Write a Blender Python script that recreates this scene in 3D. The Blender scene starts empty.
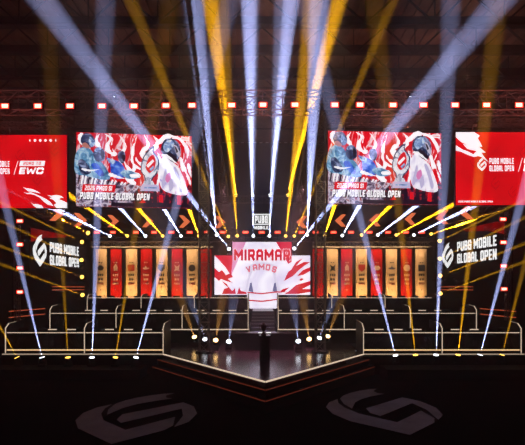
import bpy, math, random
from mathutils import Vector, Matrix
random.seed(7)
S = bpy.context.scene
C = S.collection
H, F = 4.2, 420.0                       # eye height, focal length in pixels of the 525 wide frame
V = Vector
def at(px, py, D): return V(((px-262.5)*D/F, D, H-(py-288)*D/F))
def zat(py, D): return H-(py-288)*D/F
def xat(px, D): return (px-262.5)*D/F

# ------------------------------------------------------------------ camera, world
cam = bpy.data.cameras.new('camera'); co = bpy.data.objects.new('camera', cam); C.objects.link(co); S.camera = co
co.location = (0, 0, H); co.rotation_euler = (math.pi/2, 0, 0)
cam.sensor_width = 36; cam.lens = 36*F/525; cam.shift_y = 65.5/525; cam.clip_end = 300
vs = S.view_settings; vs.view_transform = 'Standard'; vs.look = 'None'; vs.gamma = 1; vs.use_curve_mapping = False; vs.exposure = 0
w = bpy.data.worlds.new('hall_air'); S.world = w; w.use_nodes = True; nt = w.node_tree
nt.nodes['Background'].inputs[0].default_value = (.5, .35, .4, 1); nt.nodes['Background'].inputs[1].default_value = .0004
vsc = nt.nodes.new('ShaderNodeVolumeScatter'); vsc.inputs['Density'].default_value = .009; vsc.inputs['Anisotropy'].default_value = .2
vsc.inputs['Color'].default_value = (1, 1, 1, 1)
nt.links.new(vsc.outputs[0], nt.nodes['World Output'].inputs['Volume'])
S.cycles.use_denoising = True; S.cycles.denoising_prefilter = "NONE"; S.cycles.use_adaptive_sampling = False; w.cycles.volume_sampling = 'EQUIANGULAR'; S.cycles.volume_bounces = 0; S.cycles.max_bounces = 5; S.cycles.diffuse_bounces = 0
S.cycles.glossy_bounces = 3; S.cycles.sample_clamp_indirect = 4; S.cycles.caustics_reflective = False

# ------------------------------------------------------------------ materials
MATS = {}
def pbr(name, col, rough=.5, metal=0, noise=.15, scale=3, bump=0, spec=.5):
    if name in MATS: return MATS[name]
    m = bpy.data.materials.new(name); m.use_nodes = True; n = m.node_tree; b = n.nodes['Principled BSDF']
    tc = n.nodes.new('ShaderNodeTexCoord'); nz = n.nodes.new('ShaderNodeTexNoise'); nz.inputs['Scale'].default_value = scale; nz.inputs['Detail'].default_value = 4
    n.links.new(tc.outputs['Object'], nz.inputs['Vector'])
    cr = n.nodes.new('ShaderNodeValToRGB')
    cr.color_ramp.elements[0].position = .3; cr.color_ramp.elements[1].position = .7
    cr.color_ramp.elements[0].color = tuple(c*(1-noise) for c in col)+(1,); cr.color_ramp.elements[1].color = tuple(min(1, c*(1+noise)) for c in col)+(1,)
    n.links.new(nz.outputs['Fac'], cr.inputs[0]); n.links.new(cr.outputs[0], b.inputs['Base Color'])
    b.inputs['Roughness'].default_value = rough; b.inputs['Metallic'].default_value = metal; b.inputs['Specular IOR Level'].default_value = spec
    if bump:
        bp = n.nodes.new('ShaderNodeBump'); bp.inputs['Strength'].default_value = bump
        n.links.new(nz.outputs['Fac'], bp.inputs['Height']); n.links.new(bp.outputs[0], b.inputs['Normal'])
    MATS[name] = m; return m
def glow(name, col, st=1.0):
    if name in MATS: return MATS[name]
    m = bpy.data.materials.new(name); m.use_nodes = True; n = m.node_tree; n.nodes.clear()
    o = n.nodes.new('ShaderNodeOutputMaterial'); e = n.nodes.new('ShaderNodeEmission')
    e.inputs[0].default_value = tuple(col)+(1,); e.inputs[1].default_value = st
    df = n.nodes.new('ShaderNodeBsdfDiffuse'); ad = n.nodes.new('ShaderNodeAddShader'); df.inputs[0].default_value = tuple(.5*c for c in col)+(1,)
    n.links.new(e.outputs[0], ad.inputs[0]); n.links.new(df.outputs[0], ad.inputs[1])
    n.links.new(ad.outputs[0], o.inputs[0]); MATS[name] = m; m.cycles.emission_sampling = 'NONE'; return m
def lin(r, g, b):
    f = lambda c: (c/255/12.92) if c <= 10 else ((c/255+.055)/1.055)**2.4
    return (f(r), f(g), f(b))
def art(name, stops, scale=2., dist=1.5, st=1.0, detail=3, stretch=(1, 1, 1), rot=0):
    """screen picture: noise-warped colours, shown by a lit display"""
    if name in MATS: return MATS[name]
    m = bpy.data.materials.new(name); m.use_nodes = True; n = m.node_tree; n.nodes.clear()
    o = n.nodes.new('ShaderNodeOutputMaterial'); e = n.nodes.new('ShaderNodeEmission'); e.inputs[1].default_value = st*1.22
    tc = n.nodes.new('ShaderNodeTexCoord'); mp = n.nodes.new('ShaderNodeMapping'); mp.inputs['Scale'].default_value = stretch; mp.inputs['Rotation'].default_value = (0, rot, 0)
    nz = n.nodes.new('ShaderNodeTexNoise'); nz.inputs['Scale'].default_value = scale; nz.inputs['Detail'].default_value = detail; nz.inputs['Distortion'].default_value = dist
    cr = n.nodes.new('ShaderNodeValToRGB'); el = cr.color_ramp.elements
    while len(el) > 1: el.remove(el[-1])
    for i, (p, c) in enumerate(stops):
        x = el[0] if i == 0 else el.new(p)
        x.position = p; x.color = tuple(c)+(1,)
    n.links.new(tc.outputs['Object'], mp.inputs[0]); n.links.new(mp.outputs[0], nz.inputs['Vector']); n.links.new(nz.outputs['Fac'], cr.inputs[0])
    df = n.nodes.new('ShaderNodeBsdfDiffuse'); ad = n.nodes.new('ShaderNodeAddShader'); mx = n.nodes.new('ShaderNodeMixRGB'); mx.inputs[0].default_value = .5; mx.inputs[2].default_value = (0, 0, 0, 1)
    n.links.new(cr.outputs[0], mx.inputs[1]); n.links.new(mx.outputs[0], df.inputs[0]); n.links.new(e.outputs[0], ad.inputs[0]); n.links.new(df.outputs[0], ad.inputs[1])
    n.links.new(cr.outputs[0], e.inputs[0]); n.links.new(ad.outputs[0], o.inputs[0]); MATS[name] = m
    m.cycles.emission_sampling = 'FRONT' if name in ('key_art_flames', 'league_red', 'centre_pale') else 'NONE'; return m

black = pbr('matte_black', (.010, .009, .010), .6, 0, .15, 3, 0, .2)
blackgloss = pbr('gloss_black', (.01, .01, .012), .25)
fabric = pbr('black_drape', (.010, .008, .009), .9, 0, .15, 3, 0, .1)
alu = pbr('truss_aluminium', (.55, .5, .45), .5, .1)
darkalu = pbr('black_truss_steel', (.2, .16, .16), .5, .2)
led_warm = glow('warm_led_strip', lin(255, 226, 195), .8)
led_dim = glow('dim_led_strip', lin(230, 205, 175), .5)
led_gold = glow('gold_led_strip', lin(255, 210, 150), 1.0)
led_rust = glow('rust_led_strip', lin(190, 80, 50), .16)
led_rail = glow('red_led_rail', lin(255, 110, 70), .55)
led_white = glow('white_led', (1, .97, .95), 1.6)
white_sign = glow('white_sign_face', lin(255, 255, 255), 1.1)
red_face = glow('red_strobe_face', (1, .26, .17), 7); red_rim = glow('red_strobe_rim', (1, .02, .012), 2.2)
red_soft = glow('red_cell_face', (1, .2, .1), 2.4)

# ------------------------------------------------------------------ mesh helper
class MB:
    def __init__(s): s.v = []; s.f = []; s.m = []
    def face(s, pts, m=0):
        i = len(s.v); s.v += [tuple(p) for p in pts]; s.f.append(tuple(range(i, i+len(pts)))); s.m.append(m)
    def hexa(s, a, m=0):
        i = len(s.v); s.v += [tuple(p) for p in a]
        for q in ((0, 3, 2, 1), (4, 5, 6, 7), (0, 1, 5, 4), (1, 2, 6, 5), (2, 3, 7, 6), (3, 0, 4, 7)):
            s.f.append(tuple(i+k for k in q)); s.m.append(m)
    def box(s, c, d, m=0, R=None):
        c = V(c); x, y, z = d[0]/2, d[1]/2, d[2]/2
        p = [V(q) for q in ((-x, -y, -z), (x, -y, -z), (x, y, -z), (-x, y, -z), (-x, -y, z), (x, -y, z), (x, y, z), (-x, y, z))]
        if R: p = [R @ q for q in p]
        s.hexa([c+q for q in p], m)
    def span(s, lo, hi, m=0): s.box([(a+b)/2 for a, b in zip(lo, hi)], [b-a for a, b in zip(lo, hi)], m)
    def tube(s, p, q, r, n=6, m=0, r2=None):
        p, q = V(p), V(q); d = (q-p).normalized(); r2 = r if r2 is None else r2
        u = d.orthogonal().normalized(); w_ = d.cross(u); i = len(s.v)
        for P, rr in ((p, r), (q, r2)):
            for k in range(n):
                a = 2*math.pi*k/n; s.v.append(tuple(P+(u*math.cos(a)+w_*math.sin(a))*rr))
        for k in range(n):
            j = (k+1) % n; s.f.append((i+k, i+j, i+n+j, i+n+k)); s.m.append(m)
        s.f.append(tuple(i+k for k in range(n))[::-1]); s.m.append(m); s.f.append(tuple(i+n+k for k in range(n))); s.m.append(m)
    def bar(s, p, q, wd, ht=None, m=0, up=V((0, 0, 1))):
        p, q = V(p), V(q); d = (q-p).normalized(); ht = ht or wd
        if abs(d.dot(up)) > .98: up = V((0, 1, 0))
        x = d.cross(up).normalized()*wd/2; y = x.cross(d).normalized()*ht/2
        s.hexa([p-x-y, p+x-y, p+x+y, p-x+y, q-x-y, q+x-y, q+x+y, q-x+y], m)
    def prism(s, pts, n, m=0):
        """flat outline pushed along n"""
        n = V(n); a = [V(p) for p in pts]; b = [p+n for p in a]
        i = len(s.v); k = len(a); s.v += [tuple(p) for p in a+b]
        s.f.append(tuple(i+j for j in range(k))[::-1]); s.f.append(tuple(i+k+j for j in range(k))); s.m += [m, m]
        for j in range(k):
            l = (j+1) % k; s.f.append((i+j, i+l, i+k+l, i+k+j)); s.m.append(m)
    def build(s, name, mats, parent=None, smooth=False):
        me = bpy.data.meshes.new(name); me.from_pydata(s.v, [], s.f)
        for m in (mats if isinstance(mats, (list, tuple)) else [mats]): me.materials.append(m)
        me.polygons.foreach_set('material_index', s.m)
        if smooth: me.polygons.foreach_set('use_smooth', [True]*len(s.f))
        import bmesh
        bm = bmesh.new(); bm.from_mesh(me); bmesh.ops.recalc_face_normals(bm, faces=bm.faces); bm.to_mesh(me); bm.free()
        me.update(); o = bpy.data.objects.new(name, me); C.objects.link(o)
        if parent: o.parent = parent
        return o
def tag(o, label=None, cat=None, group=None, kind=None):
    if label: o['label'] = label
    if cat: o['category'] = cat
    if group: o['group'] = group
    if kind: o['kind'] = kind
    return o
def thing(name, label, cat, loc=(0, 0, 0), group=None):
    o = bpy.data.objects.new(name, None); C.objects.link(o); o.location = loc; o.empty_display_size = .1
    return tag(o, label, cat, group)
def dup(o, parent=None):
    c = o.copy(); C.objects.link(c); c.parent = parent
    for ch in list(o.children): dup(ch, c)
    return c
ORD = ['first', 'second', 'third', 'fourth', 'fifth', 'sixth', 'seventh', 'eighth', 'ninth', 'tenth', 'eleventh', 'twelfth', 'thirteenth', 'fourteenth', 'fifteenth', 'sixteenth', 'seventeenth', 'eighteenth', 'nineteenth', 'twentieth']
def nth(i, n):
    return 'leftmost' if i == 0 else 'rightmost' if i == n-1 else ORD[i]+' from left' if i < (n+1)//2 else ORD[n-1-i]+' from right'

# ------------------------------------------------------------------ block lettering
GL = {
 'A': [[(0, 0), (0, .8), (.25, 1), (.75, 1), (1, .8), (1, 0)], [(0, .4), (1, .4)]],
 'B': [[(0, 0), (0, 1), (.8, 1), (.95, .85), (.95, .65), (.8, .52), (0, .52)], [(.8, .52), (1, .4), (1, .15), (.85, 0), (0, 0)]],
 'C': [[(1, .75), (1, .85), (.85, 1), (.15, 1), (0, .85), (0, .15), (.15, 0), (.85, 0), (1, .15), (1, .25)]],
 'D': [[(0, 0), (0, 1), (.75, 1), (1, .8), (1, .2), (.75, 0), (0, 0)]],
 'E': [[(1, 1), (0, 1), (0, 0), (1, 0)], [(0, .5), (.85, .5)]],
 'F': [[(1, 1), (0, 1), (0, 0)], [(0, .5), (.85, .5)]],
 'G': [[(1, .75), (1, .85), (.85, 1), (.15, 1), (0, .85), (0, .15), (.15, 0), (1, 0), (1, .48), (.5, .48)]],
 'I': [[(0, 0), (0, 1)]],
 'L': [[(0, 1), (0, 0), (1, 0)]],
 'M': [[(0, 0), (0, 1), (.5, .35), (1, 1), (1, 0)]],
 'N': [[(0, 0), (0, 1), (1, 0), (1, 1)]],
 'O': [[(.15, 0), (0, .15), (0, .85), (.15, 1), (.85, 1), (1, .85), (1, .15), (.85, 0), (.15, 0)]],
 'P': [[(0, 0), (0, 1), (.85, 1), (1, .85), (1, .57), (.85, .42), (0, .42)]],
 'R': [[(0, 0), (0, 1), (.85, 1), (1, .85), (1, .57), (.85, .42), (0, .42)], [(.5, .42), (1, 0)]],
 'S': [[(1, .8), (1, .88), (.85, 1), (.15, 1), (0, .85), (0, .65), (.15, .52), (.85, .48), (1, .35), (1, .15), (.85, 0), (.15, 0), (0, .12), (0, .2)]],
 'T': [[(0, 1), (1, 1)], [(.5, 1), (.5, 0)]],
 'U': [[(0, 1), (0, .15), (.15, 0), (.85, 0), (1, .15), (1, 1)]],
 'V': [[(0, 1), (.5, 0), (1, 1)]],
 'W': [[(0, 1), (.2, 0), (.5, .7), (.8, 0), (1, 1)]],
 '0': [[(0, 0), (0, 1), (1, 1), (1, 0), (0, 0)]],
 '1': [[(-.5, .85), (0, 1), (0, 0)]],
 '2': [[(0, 1), (1, 1), (1, .55), (0, .4), (0, 0), (1, 0)]],
 '6': [[(1, 1), (0, 1), (0, 0), (1, 0), (1, .5), (0, .5)]],
 '/': [[(0, 0), (1, 1)]],
}
def glyphs(txt, ht, wt=.17, wid=.36, gap=.13, slant=0.):
    """quads (lists of 2-D points) for a line of text, origin at its lower left; returns quads, width"""
    out = []; x = 0; t = wt*ht
    for ch in txt:
        if ch == ' ': x += .3*ht; continue
        wch = wid*ht*(0 if ch in 'I' else .35 if ch == '1' else 1.45 if ch in 'MW' else .8 if ch in 'EL' else 1)
        for pl in GL[ch]:
            for (ax, ay), (bx, by) in zip(pl, pl[1:]):
                p = V((ax*wch, ay*(ht-t))); q = V((bx*wch, by*(ht-t))); d = (q-p)
                if d.length < 1e-6: continue
                d.normalize(); nrm = V((-d.y, d.x))*t/2; e = d*t*.42
                out.append([(a.x+x+t/2+(a.y+t/2)*slant, a.y+t/2) for a in (p-e-nrm, q+e-nrm, q+e+nrm, p-e+nrm)])
        x += wch+t+gap*ht
    return out, x-gap*ht
class Frame:
    """a flat sheet in the place: origin at its lower left, unit axes u and v, n towards the viewer, sizes W and Hh"""
    def __init__(s, o, u, v, W, Hh):
        s.o = V(o); s.u = V(u).normalized(); s.v = V(v).normalized(); s.n = s.u.cross(s.v).normalized(); s.W = W; s.H = Hh
    def p(s, x, y, off=0): return s.o+s.u*x+s.v*y+s.n*off
    def poly(s, mb, pts, off, m=0, rel=True):
        k = (s.W, s.H) if rel else (1, 1)
        mb.face([s.p(a*k[0], b*k[1], off) for a, b in pts], m)
    def text(s, mb, txt, x, y, ht, off, m=0, width=None, thick=0, **kw):
        q, wd = glyphs(txt, ht, **kw); sc = (width/wd) if width else 1
        for f in q:
            P = [s.p(x+a*sc, y+b, off) for a, b in f]
            if thick: mb.prism(P, s.n*thick, m)
            else: mb.face(P, m)
        return wd*sc
# the league mark: three pieces, in units of its height, origin at lower left of its box
def norm(pts): return [((x-62)/352, (410-y)/352) for x, y in pts]
MARK = [norm([(118, 242), (107, 205), (107, 158), (120, 130), (142, 104), (172, 80), (200, 66), (224, 58), (207, 84), (212, 104), (228, 112), (190, 135), (160, 160), (137, 190), (126, 220)]),
        norm([(100, 163), (76, 190), (62, 230), (68, 280), (95, 330), (188, 410), (262, 340), (273, 312), (266, 258), (188, 338), (125, 280), (103, 235), (96, 195)]),
        norm([(150, 240), (262, 147), (292, 180), (308, 235), (300, 290), (277, 322), (281, 250), (268, 198), (166, 297), (150, 275)])]
def mark(fr, mb, x, y, ht, off, m=0, thick=0, sx=1):
    for pc in MARK:
        P = [fr.p(x+a*ht*sx, y+b*ht, off) for a, b in pc]
        if thick: mb.prism(P, fr.n*thick, m)
        else: mb.face(P, m)

# ------------------------------------------------------------------ room shell
floor_m = pbr('black_hall_floor', (.006, .0045, .0045), .8, 0, .3, .8, 0, 0)
wall_m = pbr('dark_hall_wall', (.03, .022, .026), .9, 0, .3, .4)
roof_m = pbr('brown_roof_sheet', (.17, .11, .085), .8, 0, .45, 1.1, .2)
steel_m = pbr('dark_roof_steel', (.012, .010, .010), .7)
def struct(name, mb, m, label):
    return tag(mb.build(name, m), label, None, None, 'structure')
XW, YB, ZC = 26, 40, 18
m = MB(); m.span((-XW, -6, -.3), (XW, YB, 0)); struct('floor', m, floor_m, 'black hall floor in front of the stage')
m = MB(); m.span((-XW, YB, 0), (XW, YB+.3, ZC)); struct('wall_back', m, wall_m, 'dark back wall behind the stage')
m = MB(); m.span((-XW-.3, -6, 0), (-XW, YB, ZC)); struct('wall_left', m, wall_m, 'dark left wall of the hall')
m = MB(); m.span((XW, -6, 0), (XW+.3, YB, ZC)); struct('wall_right', m, wall_m, 'dark right wall of the hall')
m = MB()
for k in range(88):                                      # ribbed roof sheets
    x = -XW+k*52/88
    m.hexa([(x, -6, ZC), (x+.3, -6, ZC), (x+.3, YB, ZC), (x, YB, ZC), (x, -6, ZC+.1), (x+.3, -6, ZC+.1), (x+.3, YB, ZC+.1), (x, YB, ZC+.1)])
m.span((-XW, -6, ZC+.1), (XW, YB, ZC+.3))
ceil = struct('ceiling', m, roof_m, 'dark ribbed metal roof of the hall')
for k, D in enumerate((18.9, 21.4, 23.9, 26.4, 28.9, 31.4)):
    m = MB(); z = ZC
    m.span((-XW, D-.07, z-.5), (XW, D+.07, z)); m.span((-XW, D-.16, z-.5), (XW, D+.16, z-.44))
    m.build('roof_beam', steel_m, ceil)
    m = MB(); zb = z-1.9
    m.bar((-XW, D, zb), (XW, D, zb), .09)
    for j in range(-8, 9):
        x = j*3.12-1.6
        m.bar((x, D, zb), (x-1.56, D, z-.5), .07); m.bar((x, D, zb), (x+1.56, D, z-.5), .07); m.bar((x, D, zb), (x, D, z-.5), .05)
        if k < 5: m.bar((x, D, zb), (x+1.0, D+2.5, z-.5), .06); m.bar((x, D, zb), (x-1.0, D+2.5, z-.5), .06)
    m.build('roof_bracing', steel_m, ceil)

# ------------------------------------------------------------------ trusses
def truss(name, label, cat, p, q, wd, ht, bay, r=.03, mt=None, up=V((0, 0, 1)), group=None, plate=0):
    p, q = V(p), V(q); d = (q-p).normalized(); L = (q-p).length
    if abs(d.dot(up)) > .95: up = V((0, 1, 0))
    x = d.cross(up).normalized(); y = x.cross(d).normalized(); mt = mt or darkalu
    root = thing(name, label, cat, p, group)
    cs = [(-1, -1), (1, -1), (1, 1), (-1, 1)]
    pt = lambda a, t: x*(a[0]*wd/2)+y*(a[1]*ht/2)+d*t
    for a in cs:
        m = MB(); m.tube(pt(a, 0), pt(a, L), r); m.build('chord', mt, root)
    n = max(1, round(L/bay)); m = MB()
    for i in range(4):
        a, b = cs[i], cs[(i+1) % 4]
        for k in range(n):
            t0, t1 = L*k/n, L*(k+1)/n
            if k % 2: a2, b2 = b, a
            else: a2, b2 = a, b
            m.bar(pt(a2, t0), pt(b2, t1), r*1.1)
            m.bar(pt(a, t0), pt(b, t0), r*1.1)
    m.build('lacing', mt, root)
    if name in ('lighting_truss', 'screen_truss'):
        for t in (.2, .8):
            a = x*0+d*(L*t); m = MB(); m.tube(a+V((0, 0, ht/2)), V((a.x, a.y, 16.05-p.z)), .012, 5); m.build('hoist_cable', black, root)
    if plate:
        m = MB(); m.box((0, 0, plate/2), (wd*1.7, ht*1.7, plate)); m.build('base_plate', black, root)
    return root
DT = 21.0
truss('lighting_truss', 'long overhead front truss carrying the row of red strobes', 'truss', (-17, DT, zat(103, DT)), (17, DT, zat(103, DT)), .7, .95, 1.0, .035)
for px, side in ((204.3, 'left'), (320.2, 'right')):
    truss('truss_tower', f'tall slim truss tower standing on the {side} side of the stage floor', 'truss tower', (xat(px, DT), DT, 1.0), (xat(px, DT), DT, zat(113, DT)), .46, .46, .5, .028, pbr('tower_steel', (.42, .36, .32), .5, .2), plate=.05)
for s, side in ((-1, 'left'), (1, 'right')):
    truss('lighting_truss', f'sloping {side} truss running back from the front truss to the rear truss', 'truss', (s*2.75, DT+.7, 13.3), (s*2.75, 30.7, 11.2), .5, .5, .7, .03)
DB = 31.5
truss('lighting_truss', 'short high rear truss carrying four beam lamps above centre stage', 'truss', (-4.2, DB, zat(199.5, DB)), (4.2, DB, zat(199.5, DB)), .45, .5, .6, .03)
truss('lighting_truss', 'long low rear truss carrying the beam lamps above the banners', 'truss', (-13.2, DB+.12, 7.86), (13.2, DB+.12, 7.86), .3, .3, .6, .028)
for a, b, side in ((91, 213, 'left'), (313, 431, 'right')):
    truss('banner_truss', f'pale short truss above the {side} row of banners', 'truss', (xat(a, 32.3), 32.3, zat(244.3, 32.3)), (xat(b, 32.3), 32.3, zat(244.3, 32.3)), .35, .4, .55, .03, alu)
for s, side in ((-1, 'left'), (1, 'right')):
    truss('wing_truss', f'header truss along the top of the {side} wing wall', 'truss', (s*13.75, 23.3, 8.95), (s*12.95, 31.1, 8.95), .45, .6, .7, .03)

# ------------------------------------------------------------------ stage platforms
stage_top = pbr('polished_dark_stage', (.085, .042, .06), .2, 0, .3, 1.5, 0, 1)
deck_m = pbr('stage_deck_black', (.008, .006, .007), .5, 0, .15, 3, 0, .06)
AX, AY = .1, 14.45; CL, CR, CY = -4.84, 4.93, 20.5; BKY = 24.44
def vshape(off):
    k = off*1.3
    return [(AX, AY-off), (CR+k, CY-off*.5-.06), (CR+k, CY-.055), (CL-k, CY-.055), (CL-k, CY-off*.5-.06)]
st = thing('stage_platform', 'polished black stage floor with a pointed lit front edge', 'stage', (0, 20, 0))
off0 = V((0, 20, 0))
def loc(pts, z): return [V((x, y, z))-off0 for x, y in pts]
top = [(AX, AY), (CR, CY), (CR, BKY), (CL, BKY), (CL, CY)]
m = MB(); m.prism(loc(top, .55), (0, 0, .45)); m.build('stage_floor', stage_top, st)
for lvl, (off, z0, z1, mt) in enumerate(((.18, .42, .75, led_rust), (.36, 0, .42, led_rust))):
    m = MB(); m.prism(loc([(x, y) for x, y in vshape(off)], z0), (0, 0, z1-z0)); m.build('step', deck_m, st)
    P = loc(vshape(off), z1-.02); m = MB()
    for a, b in ((4, 0), (0, 1)):
        n = (P[b]-P[a]).cross(V((0, 0, 1))).normalized()*.02
        if n.y > 0: n = -n
        m.bar(P[a]+n, P[b]+n, .025, .03)
    m.build('edge_light', mt, st)
P = loc(top, .975); m = MB()
for a, b in ((4, 0), (0, 1)):
    n = (P[b]-P[a]).cross(V((0, 0, 1))).normalized()*.025
    if n.y > 0: n = -n
    m.bar(P[a]+n, P[b]+n, .04, .05)
m.build('edge_light', led_warm, st)
TX = {1: (-12.57, -8.71, -4.86), 2: (-12.42, -8.56, -4.70, -.84), 3: (-12.33, -8.54, -4.79, -1.02)}
TY = {1: 20.5, 2: 24.5, 3: 29.5}; TZ = {1: 1.0, 2: 1.81, 3: 2.655}; TB = {1: 24.44, 2: 29.44, 3: 32.2}
ROW = {1: 'front', 2: 'middle', 3: 'top'}
for r in (1, 2, 3):
    for s, side in ((-1, 'left'), (1, 'right')):
        x0, x1 = TX[r][0]-.12, TX[r][-1]+(.0 if r == 1 else .06)
        if s > 0: x0, x1 = -x1+.1, -x0+.08
        root = thing('team_riser', f'dark raised {ROW[r]} tier platform on the {side} with a lit front edge', 'stage riser', ((x0+x1)/2, TY[r], 0))
        L = (x1-x0)/2; bk = TB[r]-TY[r]
        m = MB(); m.span((-L, 0, 0), (L, bk, TZ[r])); m.build('deck', deck_m, root)
        m = MB(); m.span((-L, -.045, TZ[r]-.055), (L, -.003, TZ[r]-.002)); m.build('edge_light', led_dim if r == 1 else led_warm, root)
        if r == 1:                                       # ledge where the floor lamps stand
            m = MB(); m.span((-L+(.75 if s > 0 else 0), -1.3, 0), (L-(.75 if s < 0 else 0), -.06, .46)); m.build('front_ledge', deck_m, root)
# centre stairs
root = thing('stage_stairs', 'dark stairs rising through the middle gap between the tiers', 'stairs', (0.03, 24.55, 1.0))
stair_m = pbr('stair_gloss', (.16, .14, .18), .3)
m = MB(); n = 9
for k in range(n): m.span((-.74, .02+k*.55, -1), (.74, 5.0, (k+1)*1.6/n-.0))
m.span((-.74, 5.0, -1), (.74, 8, 1.6)); m.build('steps', stair_m, root)

# ------------------------------------------------------------------ desks, dividers, monitors
panel_m = art_panel = pbr('desk_front_graphic', (.016, .011, .010), .5, 0, .5, 4, 0, .15)
emblem_m = pbr('faint_desk_emblem', (.05, .038, .035), .6)
wing_m = pbr('brown_end_panel', (.05, .032, .022), .4)
WT = {1: .75, 2: .75, 3: .56}
def desk_proto(L, row):
    root = thing('team_desk', 'x', 'desk'); hgt = {1: 1.02, 2: .92, 3: .87}[row]; h = L/2-.03
    m = MB(); m.span((-h, 0, .0), (h, .06, hgt-.05)); m.build('front_panel', panel_m, root)
    m = MB()                                             # faint pointed marks on the panel
    for s in (-1, 1):
        for k in range(4):
            x = s*(L*.42-k*.16)
            m.prism([(x, -.008, .25+.1*k), (x+s*.07, -.008, .25+.1*k), (x-s*.16, -.008, .8), (x-s*.2, -.008, .8)] , (0, .006, 0))
    for k in range(3): m.box((-.3+k*.3, -.005, .5), (.2, .006, .26-.05*(k % 2)))
    m.build('panel_graphic', emblem_m, root)
    wt = WT[row]; m = MB(); m.span((-h, .07, wt-.05), (h, .85, wt)); m.build('worktop', black, root)
    m = MB()
    for s in (-1, 1): m.span((s*(h-.08)-.03, .2, 0), (s*(h-.08)+.03, .75, wt-.05))
    m.build('trestle', black, root)
    m = MB(); m.span((-h, -.03, hgt-.03), (h, .05, hgt)); m.build('top_light', led_warm, root)
    if row == 1:
        m = MB(); m.span((-h, -.04, .13), (h, -.005, .19)); m.build('base_light', led_gold, root)
    return root
def divider_proto(row, end=False):
    root = thing('desk_divider', 'x', 'divider'); a = {1: 1.22, 2: 1.1, 3: .95}[row]; b = a+.22
    if row == 3: a, b = .88, 1.06
    P = [(0, .0, .0), (0, .0, a), (0, .28, b), (0, 1.55, b+.1), (0, 1.55, 0)]
    m = MB(); m.prism([V((-.03, y, z)) for x, y, z in P], (.06, 0, 0)); m.build('side_panel', wing_m if end else black, root)
    m = MB(); 
    for p, q, mm in ((P[0], P[1], 0), (P[1], P[2], 0), (P[2], (0, .9, b+.05), 1)):
        m.bar(V(p)+V((0, -.02, .01)), V(q)+V((0, -.02, .01)), .03 if mm == 0 else .015, .03 if mm == 0 else .015, mm)
    m.build('edge_light', [led_warm, led_dim], root)
    return root
def monitor_proto():
    root = thing('gaming_monitor', 'x', 'monitor')
    m = MB(); m.span((-.25, 0, .1), (.25, .03, .43)); m.span((-.12, -.03, .17), (.12, 0, .36)); m.build('screen_housing', black, root)
    m = MB(); m.box((0, .06, .008), (.24, .18, .016)); m.span((-.03, .01, .01), (.03, .05, .2)); m.build('stand', black, root)
    m = MB(); m.face([(-.24, .031, .11), (.24, .031, .11), (.24, .031, .42), (-.24, .031, .42)]); m.build('display', blackgloss, root)
    return root
mon = monitor_proto(); used_mon = False
for r in (1, 2, 3):
    dk = None; dv = {}
    nd = len(TX[r])-1
    for s, side in ((-1, 'left'), (1, 'right')):
        for i in range(nd):
            xa, xb = TX[r][i], TX[r][i+1]
            cx = (xa+xb)/2*(-s) + (.08 if s > 0 else 0)
            if dk is None: dk = desk_proto(xb-xa, r); o = dk
            else: o = dup(dk)
            o.location = (cx, TY[r]+.12, TZ[r])
            where = 'outermost' if i == 0 else 'nearest the centre' if i == nd-1 else 'second from outside'
            tag(o, f'black team desk with lit top edge, {ROW[r]} tier {side}, {where}', None, 'team desks on the tiers')
            for k in range(4):
                o = mon if not used_mon else dup(mon); used_mon = True
                o.location = (cx+(-.375+.25*k)*(xb-xa), TY[r]+.75, TZ[r]+WT[r]+.002)
                tag(o, f'black monitor, {nth(k, 4)} on the {ROW[r]} tier {side} desk {where}', None, 'monitors on the team desks')
        for i, x in enumerate(TX[r]):
            end = (i == nd)
            X = x*(-s)+(.08 if s > 0 else 0)
            if end not in dv: dv[end] = divider_proto(r, end and r == 1); o = dv[end]
            else: o = dup(dv[end])
            o.location = (X, TY[r]+.06, TZ[r])
            where = 'at its outer end' if i == 0 else 'at its inner end' if end else f'{ORD[i]} from its outer end'
            tag(o, f'black desk divider with lit edge, {ROW[r]} tier {side}, {where}', None, 'desk dividers')

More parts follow.
